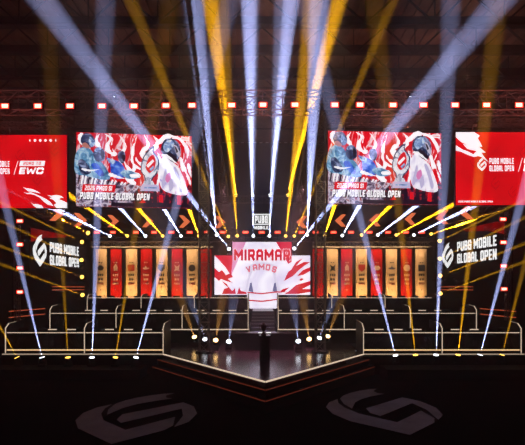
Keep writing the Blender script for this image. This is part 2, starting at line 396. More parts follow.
# ------------------------------------------------------------------ wing walls, signs, rails
red_corner = art('sign_red_corner', [(.35, lin(150, 10, 8)), (.7, lin(70, 4, 4))], 1.2, .5, .8)
sign_black = pbr('sign_black_face', (.004, .003, .003), .7, 0, .1, 3, 0, .1)
for s, side in ((-1, 'left'), (1, 'right')):
    p0, p1 = V((s*13.68, 23.3, 0)), V((s*12.8, 31.2, 0)); d = (p1-p0).normalized()
    root = thing('wing_wall', f'tall black wing wall closing the {side} side of the tiers', 'stage wall', p0)
    nrm = V((-d.y*s, d.x*s, 0)) if True else None
    outw = V((s*.9, .12, 0)).normalized()
    a = V((0, 0, 0)); L = (p1-p0).length
    m = MB(); b = d*L
    m.hexa([a, b, b+outw*.25, outw*.25, V((0, 0, 8.5)), b+V((0, 0, 8.5)), b+outw*.25+V((0, 0, 8.5)), outw*.25+V((0, 0, 8.5))]); m.build('panel', fabric, root)
    # sign on the wall
    T = lambda D: p0+d*((D-23.3)/(d.y))
    if s < 0: sl, sr = T(24.4), T(30.6); zb, zt = 4.87, 7.74
    else: sl, sr = T(30.3), T(23.45); zb, zt = 4.97, 8.07
    u = (sr-sl).normalized(); W = (sr-sl).length
    fr = Frame(sl+V((0, 0, zb)), u, (0, 0, 1), W, zt-zb)
    fr.o += fr.n*.06
    rt = thing('wing_sign', f'black sign with white league mark and red corner on the {side} wing wall', 'sign', fr.o)
    O = V(fr.o); fr.o = V((0, 0, 0))
    m = MB(); m.prism([fr.p(0, 0, -.05), fr.p(W, 0, -.05), fr.p(W, fr.H, -.05), fr.p(0, fr.H, -.05)], fr.n*.05); m.build('board', sign_black, rt)
    m = MB()
    if s < 0: fr.poly(m, [(.01, .99), (.01, .7), (.22, .84), (.55, .93), (.6, .99)], .006)
    else: fr.poly(m, [(.99, .99), (.99, .72), (.75, .86), (.45, .93), (.4, .99)], .006)
    m.build('red_corner', red_corner, rt)
    m = MB()
    if s < 0: mark(fr, m, .22, .62, 1.95, .01, 0, .02, .95); x0, wt, yb, hh = 1.85, 3.3, .78, 1.42
    else: mark(fr, m, .25, .62, 1.75, .01, 0, .02, 1.15); x0, wt, yb, hh = 2.15, 3.95, .88, 1.42
    m.build('league_mark', white_sign, rt)
    m = MB(); fr.text(m, 'PUBG MOBILE', x0, yb+hh*.56, hh*.44, .01, 0, width=wt, thick=.02); fr.text(m, 'GLOBAL OPEN', x0, yb, hh*.44, .01, 0, width=wt, thick=.02)
    m.build('lettering', white_sign, rt)
    # lit rails along the wing
    for nm, D0, D1, zz, mt in (('tier', 22.6, 25.7, (2.94, 2.61), led_rail), ('upper', 26.4, 30.2, (4.28, 4.08), led_rail), ('lower', 18.4, 20.4, (1.7, 1.42), led_rail)):
        inw = -outw*.12
        if nm == 'lower': A, B = V((s*12.75, D0, 0)), V((s*12.75, D1, 0)); inw = V((s*.1, 0, 0))
        else: A, B = T(D0), T(D1)
        rr = thing('lit_rail', f'thin red lit double rail at the {nm} level of the {side} wing', 'railing', A+inw)
        for z in zz:
            m = MB(); m.tube(V((0, 0, z)), B-A+V((0, 0, z)), .022); m.build('rail', mt, rr)
        m = MB()
        zb = 0 if nm == 'lower' else min(zz)-.05
        for q in (.02, .5, .98):
            m.bar((B-A)*q+V((0, 0, zb)), (B-A)*q+V((0, 0, max(zz)+.03)), .035)
        if nm != 'lower':
            for q in (.02, .5, .98):
                for z in zz: m.bar((B-A)*q+V((0, 0, z)), (B-A)*q+V((0, 0, z))-inw, .03)
        m.build('posts', black, rr)

# header fascia with chevrons
fas_m = pbr('dark_fascia', (.03, .018, .018), .7)
chev = glow('orange_chevron', lin(222, 110, 66), 1.35)
for a, b, side in ((94, 236, 'left'), (290, 430, 'right')):
    D = 32.2; root = thing('header_fascia', f'dark header board above the {side} banners, behind the arrows', 'fascia', at((a+b)/2, 229, D))
    L = xat(b, D)-xat(a, D)
    m = MB(); m.span((-L/2, 0, 0), (L/2, .12, 1.75)); m.build('board', fas_m, root)
cp = None
cl = [(57, 213.5, 26.0), (80.5, 220, 28.7), (113, 221, 31.9), (147.6, 221, 31.9), (184.5, 221.5, 31.9), (220, 222, 31.9)]
cr_ = [(302, 222, 31.9), (340.5, 220.5, 31.9), (375, 220, 31.9), (410.5, 219, 31.9), (442, 217.5, 28.7), (466, 212, 26.0)]
for lst, dr in ((cl, 1), (cr_, -1)):
    for i, (px, py, D) in enumerate(lst):
        h, wd, t = .46, .42, .33
        o = MB(); dd = dr
        pts = [(-wd*dd, h), (-wd*dd+t*dd, h), (wd*dd, 0), (-wd*dd+t*dd, -h), (-wd*dd, -h), (-.02*dd, 0)]
        o.prism([(x, 0, z) for x, z in pts], (0, .06, 0))
        ob = o.build('arrow_sign', chev); ob.location = at(px, py, D)
        tag(ob, f'orange chevron pointing {"right" if dr > 0 else "left"} above the {"left" if dr > 0 else "right"} tiers, {nth(i, 6)}', 'arrow sign', 'orange arrow chevrons')
        if D < 31.5: ob.rotation_euler.z = dr*.5

# ------------------------------------------------------------------ LED screens
WHT = lin(255, 250, 252); REDC = lin(225, 6, 22)
flame_bg = art('key_art_flames', [(0, lin(120, 5, 25)), (.40, lin(215, 8, 28)), (.50, lin(224, 10, 32)), (.53, lin(250, 225, 235)), (.56, lin(224, 10, 34)), (.66, lin(205, 8, 30)), (.85, lin(130, 6, 40))], .8, 1.6, .85, 2.5, (1.7, 1, .7), .55)
a_navy = art('art_navy', [(.3, lin(14, 18, 40)), (.5, lin(40, 52, 92)), (.7, lin(150, 160, 200))], 2.5, 1.5, .9)
a_teal = art('art_teal', [(.3, lin(36, 70, 120)), (.5, lin(96, 150, 190)), (.65, lin(190, 215, 235)), (.75, lin(60, 80, 130))], 2.2, 1.8, .9)
a_blue = art('art_blue', [(.3, lin(20, 40, 130)), (.5, lin(40, 90, 205)), (.72, lin(130, 170, 240))], 2.2, 1.2, .95)
a_coat = art('art_coat', [(.3, lin(180, 165, 215)), (.45, lin(240, 232, 248)), (.62, lin(255, 250, 255)), (.75, lin(205, 150, 190))], 1.6, 1.5, .95)
a_silver = art('art_silver', [(.3, lin(70, 78, 110)), (.48, lin(190, 195, 215)), (.6, lin(250, 250, 255)), (.72, lin(110, 115, 150))], 3, 1.2, .95)
a_fence = art('art_barrier', [(.36, lin(40, 20, 45)), (.48, lin(150, 130, 160)), (.56, lin(225, 215, 230)), (.64, lin(150, 20, 40))], 3.5, 1.0, .8)
a_crowd = art('art_crowd', [(.36, lin(18, 10, 26)), (.48, lin(60, 20, 40)), (.55, lin(190, 14, 34)), (.66, lin(40, 30, 70))], 3.2, 1.2, .8)
s_white = glow('screen_white', lin(255, 250, 255), 1.188); s_red = glow('screen_red', lin(222, 10, 30), 1.125); s_dark = glow('screen_dark', lin(30, 14, 34), 1.0)
s_grey = glow('screen_soft_grey', lin(205, 195, 215), 1.0); s_tan = glow('screen_skin', lin(190, 120, 110), 1.0)
s_lav = glow('screen_lavender', lin(196, 186, 222), 1.05); s_pink = glow('screen_pink', lin(232, 130, 190), 1.0)
a_steel = art('art_steel', [(.35, lin(60, 84, 140)), (.5, lin(130, 160, 205)), (.68, lin(225, 235, 250))], 4, .8, .95)
def ell(cx, cy, rx, ry, rot=0, n=20, a0=0, a1=360):
    out = []
    full = (a1-a0) >= 360
    for k in range(n if full else n+1):
        a = math.radians(a0+(a1-a0)*k/n); x, y = rx*math.cos(a), ry*math.sin(a)
        c, s_ = math.cos(math.radians(rot)), math.sin(math.radians(rot)); out.append((cx+x*c-y*s_, cy+x*s_+y*c))
    return out
housing = pbr('screen_housing', (.012, .012, .014), .5)
def smooth(pts, n=4):
    out = []; k = len(pts)
    for i in range(k):
        p0, p1, p2, p3 = (V(pts[(i+j-1) % k]) for j in range(4))
        for q in range(n):
            t = q/n; v = .5*((2*p1)+(p2-p0)*t+(2*p0-5*p1+4*p2-p3)*t*t+(3*p1-p0-3*p2+p3)*t**3); out.append((v.x, v.y))
    return out
def tongue(sp, wd, n=14):
    """a flame tongue: swollen at its root, pointed at its tip"""
    k = len(sp)-1; pts = []
    for q in range(n+1):
        f = q/n*k; i = min(int(f), k-1); t = f-i
        p0, p1, p2, p3 = (V(sp[max(0, min(k, i+j-1))]) for j in range(4))
        pts.append(.5*((2*p1)+(p2-p0)*t+(2*p0-5*p1+4*p2-p3)*t*t+(3*p1-p0-3*p2+p3)*t**3))
    A, B = [], []
    for q, c in enumerate(pts):
        d = (pts[min(n, q+1)]-pts[max(0, q-1)]).normalized(); t = q/n
        ww = wd*(math.sin(math.pi*min(1, t*1.6+.12)) if t < .3 else (1-t)/.7)*(1+.25*math.sin(q*2.1)); nn = V((-d.y*.62, d.x))*ww/2
        A.append(tuple(c+nn)); B.append(tuple(c-nn))
    return A+B[::-1]
def screen_root(label, x0, x1, yt, yb, D, D2=None):
    """left and right edges may lie at different distances"""
    D2 = D2 or D
    A = V((xat(x0, D), D, 0)); B = V((xat(x1, D2), D2, 0)); zb = zat(yb, (D+D2)/2); zt = zat(yt, (D+D2)/2)
    root = thing('led_screen', label, 'screen', ((A.x+B.x)/2, (A.y+B.y)/2, zb))
    u = (B-A).normalized(); W = (B-A).length
    fr = Frame(-u*W/2, u, (0, 0, 1), W, zt-zb)
    m = MB(); m.prism([fr.p(-.04, -.04, -.16), fr.p(W+.04, -.04, -.16), fr.p(W+.04, fr.H+.04, -.16), fr.p(-.04, fr.H+.04, -.16)], fr.n*.13); m.build('cabinet', housing, root)
    for t in (.15, .5, .85):
        m = MB(); m.bar(fr.p(W*t, fr.H+.02, -.1), fr.p(W*t, fr.H+.385, -.1), .06); m.build('hanging_bracket', darkalu, root)
    truss('screen_truss', label.split(' screen')[0].replace('large ', '')+' screen hanging truss above it', 'truss', root.location+fr.p(-.05, fr.H+.55, -.1), root.location+fr.p(W+.05, fr.H+.55, -.1), .3, .3, .45, .022)
    return root, fr
def display(root, fr, mt):
    m = MB(); fr.poly(m, [(0, 0), (1, 0), (1, 1), (0, 1)], 0); m.build('display', mt, root)
DS = 22.6
# the two key-art screens
for lab, x0, x1, yt, yb, d0, d1 in (('large left key art screen with red and white flames and tournament title', 76.2, 191.6, 134.2, 207.2, 22.3, 22.9), ('large right key art screen with red and white flames and tournament title', 328, 441.2, 132, 204.2, 22.4, 22.8)):
    root, fr = screen_root(lab, x0, x1, yt, yb, d0, d1); display(root, fr, flame_bg)
    A = MB(); L_ = [a_navy, a_teal, a_blue, a_coat, a_silver, a_fence, a_crowd, s_white, s_red, s_dark, s_grey, s_tan, s_lav, s_pink, a_steel]
    NA, TE, BL, CO, SI, FE, CW, WH, RE, DK, GR, TN = range(12); e = [.004]; a_i = {'lav': 12, 'pink': 13, 'steel': 14}; s_i = RE
    def P(pts, mm):
        e[0] += .0012; fr.poly(A, pts, e[0], mm)
    for sp, wd, mm in (([(.62, .5), (.52, .6), (.48, .75), (.52, .98)], .10, WH), ([(.55, .42), (.44, .5), (.38, .68), (.42, .84), (.36, .99)], .09, WH), ([(.6, .62), (.57, .76), (.62, .86), (.58, 1)], .08, WH),
                       ([(.66, .78), (.7, .9), (.66, .99)], .07, WH), ([(.7, .88), (.78, .97), (.9, .93), (.97, .78), (.93, .6)], .09, WH), ([(.9, .7), (.94, .5), (.985, .36), (.97, .22)], .06, WH), ([(.97, .62), (.985, .5), (.999, .42)], .05, WH),
                       ([(.34, .7), (.27, .8), (.3, .92), (.24, .99)], .09, WH), ([(.2, .8), (.17, .9), (.2, .99)], .06, WH), ([(.5, .3), (.45, .42), (.5, .54), (.46, .66)], .1, WH), ([(.7, .5), (.72, .64), (.7, .76)], .06, WH),
                       ([(.56, .54), (.5, .63), (.51, .76), (.55, .9)], .04, RE), ([(.43, .5), (.4, .62), (.44, .74), (.41, .86)], .03, RE), ([(.31, .74), (.29, .84), (.31, .92)], .03, RE), ([(.82, .97), (.9, .9), (.94, .76), (.93, .66)], .035, RE),
                       ([(.05, .99), (.03, .9), (.06, .8)], .06, WH), ([(.48, .86), (.5, .92), (.47, .99)], .03, s_i)): P(tongue(sp, wd), mm)
    # barrier and crowd along the bottom
    P([(0, .46), (.1, .42), (.25, .36), (.42, .32), (.6, .28), (.6, 0), (0, 0)], FE)
    for k in range(16):
        x = .01+.028*k; P([(x, .30), (x+.012, .30), (x+.03, .44-.13*k/16), (x+.016, .45-.13*k/16)], WH if k % 3 else DK)
    P([(.48, .0), (.5, .2), (.54, .27), (.56, .2), (.6, .28), (.63, .2), (.66, .28), (.7, .2), (.73, .29), (.76, .2), (.8, .3), (.83, .22), (.87, .34), (.89, .22), (.93, .33), (.95, .25), (.98, .34), (1, .28), (1, 0)], CW)
    for k in range(9):
        x = .52+.053*k; P(ell(x, .2+.02*(k % 3), .014, .032), DK); P([(x-.02, .0), (x+.02, .0), (x+.016, .17), (x-.016, .17)], RE if k % 3 == 1 else DK)
    P([(.3, 0), (.3, .06), (.5, .05), (.72, .07), (.9, .04), (1, .06), (1, 0)], DK)
    # left group of players
    P(smooth([(0, .70), (.06, .8), (.13, .76), (.19, .6), (.23, .44), (.15, .42), (0, .44)]), TE)
    P(smooth([(.04, .88), (.07, .98), (.13, .97), (.165, .88), (.14, .8), (.08, .8)]), NA); P(smooth([(.12, .94), (.165, .86), (.14, .8), (.11, .85)]), a_i['steel']); P(smooth([(.05, .82), (.09, .78), (.12, .8), (.08, .86)]), TN)
    P(smooth([(.08, .62), (.16, .64), (.23, .58), (.29, .42), (.27, .36), (.16, .38), (.06, .44)]), TE); P(smooth([(.02, .6), (.07, .62), (.13, .46), (.05, .43)]), NA); P(smooth([(.13, .55), (.18, .58), (.24, .44), (.2, .41)]), BL)
    P(smooth([(.15, .7), (.165, .78), (.21, .8), (.245, .74), (.245, .64), (.2, .6), (.165, .63)]), NA); P(smooth([(.215, .76), (.24, .72), (.235, .64), (.215, .67)]), DK); P(smooth([(.16, .76), (.2, .8), (.22, .78), (.18, .73)]), a_i['steel'])
    P(smooth([(.26, .66), (.31, .64), (.38, .6), (.42, .5), (.41, .4), (.35, .38), (.3, .46), (.29, .58)]), BL); P(smooth([(.27, .65), (.33, .63), (.33, .58), (.28, .6)]), a_i['steel'])
    P(smooth([(.355, .68), (.37, .75), (.41, .75), (.425, .68), (.41, .6), (.38, .6)]), NA); P(smooth([(.395, .7), (.42, .7), (.415, .62), (.4, .63)]), DK)
    P(smooth([(.38, .46), (.44, .5), (.52, .46), (.55, .42), (.5, .38), (.43, .39)]), TE); P(smooth([(.46, .44), (.53, .45), (.54, .41), (.48, .4)]), WH)
    P(tongue([(.28, .44), (.34, .41), (.42, .38)], .05), WH); P(tongue([(.05, .5), (.12, .48), (.2, .5)], .03), WH)
    # trophy with a red heart
    P(smooth([(.555, .5), (.57, .66), (.62, .79), (.675, .84), (.67, .76), (.715, .66), (.71, .5), (.665, .4), (.645, .34), (.595, .34), (.585, .42)]), NA)
    P(smooth([(.563, .5), (.58, .66), (.63, .77), (.665, .81), (.66, .75), (.702, .65), (.697, .5), (.655, .41), (.635, .35), (.605, .35), (.592, .43)]), SI)
    P(smooth([(.6, .54), (.62, .66), (.665, .72), (.685, .62), (.67, .52), (.63, .47)]), RE); P([(.605, .57), (.66, .655), (.672, .63), (.62, .54)], WH); P([(.63, .52), (.665, .57), (.672, .54), (.645, .49)], a_i['steel'])
    P([(.585, .36), (.66, .36), (.68, .29), (.57, .29)], SI); P([(.565, .31), (.715, .31), (.72, .22), (.555, .22)], a_i['lav']); P([(.585, .275), (.695, .275), (.695, .255), (.585, .255)], a_i['steel'])
    # helmeted figure in a white coat
    P(smooth([(.735, .66), (.77, .7), (.84, .62), (.89, .54), (.93, .4), (.965, .22), (.93, .17), (.83, .19), (.75, .24), (.72, .34), (.715, .5)]), CO)
    P(smooth([(.735, .32), (.75, .42), (.77, .54), (.785, .5), (.77, .36), (.75, .26)]), a_i['lav']); P(smooth([(.86, .56), (.89, .46), (.925, .26), (.9, .22), (.875, .38), (.84, .54)]), a_i['lav']); P(smooth([(.78, .45), (.81, .48), (.82, .4), (.79, .34), (.77, .38)]), a_i['pink'])
    P(smooth([(.8, .34), (.83, .4), (.84, .28), (.81, .22)]), a_i['lav'])
    P(smooth([(.735, .76), (.75, .9), (.81, .96), (.88, .9), (.905, .78), (.89, .68), (.85, .63), (.8, .68)]), NA)
    P(smooth([(.75, .82), (.77, .9), (.82, .93), (.85, .88), (.82, .8), (.78, .76)]), a_i['steel'])
    P([(.84, .87), (.87, .85), (.905, .74), (.895, .68), (.865, .74)], GR); P([(.848, .845), (.866, .83), (.882, .77), (.868, .75)], DK); P(smooth([(.79, .75), (.83, .74), (.87, .68), (.88, .64), (.84, .62), (.79, .68)]), DK); P(tongue([(.74, .72), (.79, .7), (.85, .63), (.88, .6)], .04), WH)
    for sp, wd, mm in (([(.93, .5), (.95, .4), (.985, .3)], .05, RE), ([(.9, .86), (.95, .72), (.96, .56)], .03, RE), ([(.7, .3), (.715, .42), (.7, .52)], .035, WH)): P(tongue(sp, wd), mm)
    # small sponsor strip, upper right (no legible words)
    for k in range(3): P([(.78+k*.05, .945), (.815+k*.05, .945), (.815+k*.05, .96), (.78+k*.05, .96)], WH)
    P([(.91, .925), (.98, .925), (.98, .97), (.91, .97)], WH); P([(.915, .942), (.975, .942), (.975, .953), (.915, .953)], RE)
    A.build('key_art', L_, root)
    B = MB(); fr.poly(B, [(.05, .195), (.33, .195), (.34, .295), (.06, .295)], .06); B.build('title_ribbon', s_red, root)
    B = MB(); fr.text(B, '2026 PMGO S1', .075*fr.W, .215*fr.H, .062*fr.H, .064, 0, width=.235*fr.W, slant=.12)
    fr.text(B, 'PUBG MOBILE GLOBAL OPEN', .033*fr.W, .095*fr.H, .092*fr.H, .064, 0, width=.595*fr.W, slant=.15, wt=.2)
    B.build('title_lettering', s_white, root)
    B = MB(); fr.text(B, 'PUBG MOBILE GLOBAL OPEN', .041*fr.W, .083*fr.H, .092*fr.H, .0615, 0, width=.595*fr.W, slant=.15, wt=.24)
    B.build('title_shadow', s_dark, root)
# the two red screens at the outside
red_bg = art('league_red', [(.3, lin(196, 2, 12)), (.5, lin(226, 3, 16)), (.75, lin(238, 4, 20))], .35, 1, .9)
faint = glow('league_red_faint', lin(196, 2, 14), 1.125)
flame1 = [(.42, .28), (.5, .27), (.56, .24), (.62, .19), (.55, .235), (.48, .245), (.44, .235), (.5, .22), (.58, .17), (.66, .11), (.72, .05), (.735, .12), (.79, .13), (.86, .17), (.78, .18), (.74, .2), (.83, .22), (.91, .2), (.96, .15), (1, .12), (1, 0), (.9, 0), (.82, .02), (.78, .03), (.69, .09), (.6, .17), (.52, .22)]
for lab, x0, x1, yt, yb, sgn in (('large outer left red screen with white lettering and white flame', -48.5, 66.8, 135, 208, -1), ('large outer right red screen with white lettering and white flame', 455.8, 571, 132.2, 205, 1)):
    root, fr = screen_root(lab, x0, x1, yt, yb, DS); display(root, fr, red_bg)
    W, h = fr.W, fr.H; px = W/115.3
    B = MB()
    for k, (a, b) in enumerate(((.12, .5), (.55, .62), (.7, .3), (.3, .2), (.85, .7), (.45, .08))): mark(fr, B, a*W, b*h, .2*h, .003)
    B.build('faint_pattern', faint, root)
    B = MB(); ox = 21.3*px
    mark(fr, B, ox, .465*h, .185*h, .006); fr.text(B, 'PUBG MOBILE', ox+12.3*px, .565*h, .078*h, .006, 0, width=24.5*px); fr.text(B, 'GLOBAL OPEN', ox+12.3*px, .465*h, .078*h, .006, 0, width=24.5*px)
    fr.text(B, '/', ox+41*px, .455*h, .19*h, .006, 0, width=4.5*px, wt=.05)
    x = ox+46.5*px
    fr.poly(B, [(x, .575*h), (x+25*px, .575*h), (x+26*px, .645*h), (x+1*px, .645*h)], .006, 0, False)
    fr.text(B, 'EWC', x-.5*px, .465*h, .09*h, .006, 0, width=24*px, wt=.27, wid=.9, slant=.25)
    B.build('lettering', s_white, root)
    B = MB(); fr.text(B, 'ROAD TO', x+4*px, .588*h, .045*h, .009, 0, width=17.5*px, slant=.1); B.build('small_lettering', s_red, root)
    if sgn < 0:
        for pc in ([(160, 190), (185, 198), (205, 200), (230, 205), (260, 218), (285, 235), (255, 228), (225, 222), (200, 220)],
                   [(165, 225), (190, 232), (215, 226), (248, 238), (300, 262), (325, 275), (350, 292), (375, 322), (335, 312), (310, 295), (280, 264), (245, 246), (215, 238), (190, 238)],
                   [(330, 245), (360, 250), (395, 244), (430, 252), (447, 266), (425, 264), (415, 276), (440, 285), (470, 300), (470, 336), (395, 336), (378, 315), (396, 302), (372, 278), (345, 268), (365, 262)],
                   [(215, 295), (235, 310), (255, 308), (290, 318), (306, 336), (260, 336), (240, 324)]):
            B = MB(); fr.poly(B, [((x/7+48.5)/115.3, max(0, (48-y/7)/73)) for x, y in pc], .006); B.build('white_flame', s_white, root)
        for k in range(6): B = MB(); fr.poly(B, ell(.68+.045*k, .925, .012 if k not in (0, 5) else .005, .018, 0, 10), .006); B.build('white_dot', s_white, root)
    else:
        B = MB(); fr.poly(B, [(.0, 1), (.0, .93), (.05, .86), (.11, .82), (.06, .84), (.1, .77), (.18, .74), (.15, .69), (.22, .66), (.29, .58), (.25, .65), (.22, .72), (.26, .72), (.2, .8), (.23, .8), (.19, .92), (.21, .95), (.16, 1)], .006); B.build('white_flame', s_white, root)
        B = MB(); fr.poly(B, [(0, .82), (.06, .76), (.1, .74), (.16, .69), (.19, .67), (.155, .66), (.1, .69), (.04, .735), (0, .745)], .006); B.build('white_flame', s_white, root)
        B = MB(); fr.text(B, '2026 PUBG MOBILE GLOBAL OPEN', .02*W, .035*h, .025*h, .006, 0, width=.3*W); B.build('footer_lettering', s_white, root)

# centre screen: a tall middle panel with two lower side panels
D = 33.0
pale = art('centre_pale', [(.3, lin(215, 205, 232)), (.5, lin(236, 230, 244)), (.7, lin(250, 246, 252))], .5, 1.2, 1.15)
pink = art('centre_pink', [(.3, lin(196, 110, 160)), (.7, lin(226, 160, 195))], .8, 1, 1.1)
crim = art('centre_crimson', [(.3, lin(190, 14, 50)), (.7, lin(226, 26, 62))], .8, 1, 1.1)
c_red = glow('centre_letter_red', lin(196, 16, 40), 1.35); c_rose = glow('centre_rose', lin(206, 110, 128), 1.274); c_blue = glow('centre_blue_grey', lin(110, 108, 150), 1.2); c_lav = glow('centre_lavender', lin(214, 206, 228), 1.35)
x0, x1 = xat(214.5, D), xat(310.2, D); zt, zb = zat(242, D), zat(308.5, D)
root = thing('led_screen', 'bright white and red centre screen with red lettering behind the tiers', 'screen', ((x0+x1)/2, D, zb))
pp = D/F                                                 # metres per photo pixel here
fr = Frame((x0-(x0+x1)/2, 0, 0), (1, 0, 0), (0, 0, 1), x1-x0, zt-zb)
cx = lambda px_: (px_-214.5)*pp
cz = lambda py_: (308.5-py_)*pp
def CP(mb, pts, off, mm=0): mb.face([fr.p(cx(a), cz(b), off) for a, b in pts], mm)
out_c = [(214.5, 294.8), (247, 294.8), (247, 308.5), (277.5, 308.5), (277.5, 294.8), (310.2, 294.8), (310.2, 255.5), (291.6, 255.5), (291.6, 242), (232.4, 242), (232.4, 255.5), (214.5, 255.5)]
m = MB(); m.prism([fr.p(cx(a), cz(b), -.2) for a, b in out_c], fr.n*.19); m.build('cabinet', housing, root)
m = MB(); CP(m, out_c, 0); m.build('display', pale, root)
m = MB()
CP(m, [(214.5, 255.5), (232.4, 255.5), (236, 262), (231, 276), (226, 268), (219, 260)], .004, 1)
CP(m, [(232.4, 242), (246, 242), (239, 258), (231, 276), (232.4, 262)], .005, 0)
CP(m, [(276, 242), (291.6, 242), (291.6, 262), (288, 264), (282, 252)], .005, 1)
for pts in ([(214.5, 268), (219, 272), (222, 270), (226, 275), (231, 273), (233, 277), (228, 279), (233, 283), (226, 281), (221, 279), (219, 281), (214.5, 277)],
            [(222, 294), (224, 289), (229, 287), (232, 291), (235, 288), (236, 294)], [(222, 281), (227, 284), (229, 288), (224, 284)], [(237, 294), (239, 287), (241, 291), (246, 292), (247, 294)]): CP(m, pts, .006, 2)
for pts in ([(284, 281), (288, 272), (296, 266), (304, 262), (310.2, 262), (304, 266), (299, 270), (293, 276)], [(291, 270), (296, 262), (303, 258), (296, 266)],
            [(297, 276), (303, 270), (310.2, 267), (310.2, 271), (303, 275)], [(288, 292), (296, 285), (310.2, 281), (310.2, 285), (302, 289), (310.2, 289), (310.2, 292), (298, 294), (284, 294)],
            [(276, 294), (283, 289), (290, 287), (284, 292)], [(299, 280), (301, 278), (304, 279), (301, 281)]): CP(m, pts, .006, 2)
CP(m, [(250, 268), (254, 268), (249.5, 279), (247, 292), (244, 294), (247, 282)], .006, 4); CP(m, [(272, 268), (275, 268), (277, 280), (282, 294), (278, 294), (274, 280)], .006, 4)
for a, b in ((251, 291), (275, 291)):
    CP(m, [(a-2.5, b), (a-.8, b-8), (a+.6, b-8.5), (a+2.5, b+1.5)], .008, 3)
CP(m, [(247.5, 291.8), (262, 293), (277, 291.2), (290, 292), (277, 292.5), (262, 294.3), (247.5, 293)], .009, 2)
CP(m, [(247, 299.5), (262, 300.6), (277, 298.8), (277, 300), (262, 302), (247, 300.8)], .009, 2)
CP(m, [(247, 294), (249, 294), (249.6, 308.5), (247, 308.5)], .007, 4); CP(m, [(249.5, 268.5), (251, 264.5), (256, 262.6), (262, 262), (269, 262.8), (274, 264.5), (275, 267), (262, 264.2)], .007, 4)
m.build('picture', [pink, crim, c_red, c_blue, c_lav], root)
m = MB()
xw = cx(290.2)-cx(234)
q, wd = glyphs('MIRAMAR', 11.6*pp, wt=.24, wid=.5, gap=.13)
for f in q: m.face([fr.p(cx(234)+a*xw/wd, cz(260.8)+b, .016) for a, b in f])
for f in q:
    c0 = V((sum(a for a, b in f)/4, sum(b for a, b in f)/4)); g = []
    for a, b in f:
        g.append((a+(.025 if a > c0.x else -.025)*wd/xw, b+(.025 if b > c0.y else -.025)))
    m.face([fr.p(cx(234)+a*xw/wd, cz(260.8)+b, .012) for a, b in g], 1)
m.build('headline_lettering', [c_red, s_white], root)
m = MB()
for k, ch in enumerate('VAMOS'):                          # a small arched word
    t = (k-2)/2; q, wd = glyphs(ch, 6.4*pp, wt=.24, wid=.5); an = -t*.28
    for f in q:
        m.face([fr.p(cx(261.5+t*12)+(a-wd/2)*math.cos(an)-b*math.sin(an), cz(270+abs(t)**2*2.4)+(a-wd/2)*math.sin(an)+b*math.cos(an), .012) for a, b in f])
m.build('arched_lettering', c_rose, root)
m = MB(); m.span((cx(214.5)-(x1-x0)/2+.1, .25, -.0), (cx(310.2)-(x1-x0)/2-.1, .35, 1.0)); m.build('support', black, root)

# small boxed sign over the centre
D = 30.9; root = thing('title_sign', 'small white outlined box sign hung above the centre screen', 'sign', at(261.3, 229.3, D))
pp = D/F; fr = Frame((-8.6*pp, 0, 0), (1, 0, 0), (0, 0, 1), 17.2*pp, 15.6*pp)
m = MB(); m.span((-8.7*pp, .02, 3.6*pp), (8.7*pp, .12, 15.7*pp)); m.bar((-5*pp, .07, -.4), (-5*pp, .07, .4), .05); m.bar((5*pp, .07, -.4), (5*pp, .07, .4), .05); m.build('box', black, root)
m = MB(); t = 1.2*pp; a, b, c, d = 0, 17.2*pp, 4.4*pp, 15.4*pp
for f in ([(a, c), (b, c), (b, c+t), (a, c+t)], [(a, d-t), (b, d-t), (b, d), (a, d)], [(a, c), (a+t, c), (a+t, d), (a, d)], [(b-t, c), (b, c), (b, d), (b-t, d)]): fr.poly(m, f, .004, 0, False)
fr.text(m, 'PUBG', 2.2*pp, 6.2*pp, 7.4*pp, .004, 0, width=12.8*pp, wt=.2)
fr.text(m, 'MOBILE', 1.6*pp, 0, 3.2*pp, .004, 0, width=14*pp, wt=.24)
m.build('lettering', white_sign, root)

# ------------------------------------------------------------------ banners
cream = pbr('cream_banner_cloth', (.70, .52, .34), .85, 0, .06, 2, 0, .08)
redc = pbr('red_banner_cloth', (.42, .006, .008), .85, 0, .1, 2, 0, .08)
ink = {'dark': pbr('banner_dark_ink', (.02, .02, .03), .8), 'red': pbr('banner_red_ink', (.45, .01, .01), .8), 'pale': pbr('banner_pale_ink', (.75, .5, .42), .8), 'blue': pbr('banner_blue_ink', (.07, .09, .2), .8)}
D = 32.6
banL = [100.6, 115.6, 131.1, 146.0, 161.4, 176.9, 192.0]; banR = [332.6, 347.0, 361.8, 377.0, 391.9, 406.9, 421.6]
shapes = [lambda: ell(0, 0, .2, .17, 0, 6), lambda: [(0, .25), (.13, .05), (.1, -.2), (0, -.12), (-.1, -.2), (-.13, .05)], lambda: [(-.2, -.19), (.2, -.19), (.2, .19), (-.2, .19)],
          lambda: [(-.24, 0), (-.05, .03), (0, .16), (.05, .03), (.24, 0), (.1, -.08), (-.1, -.08)], lambda: [(-.2, .2), (.2, .2), (.2, -.05), (0, -.24), (-.2, -.05)],
          lambda: [(-.16, .2), (.02, .08), (.17, .22), (.12, -.05), (.17, -.2), (0, -.13), (-.18, -.2), (-.08, 0)], lambda: ell(0, 0, .21, .21, 0, 8)]
looks = ['six-sided emblem', 'narrow flame-like emblem', 'square emblem', 'winged emblem', 'shield emblem', 'jagged emblem', 'eight-sided emblem']
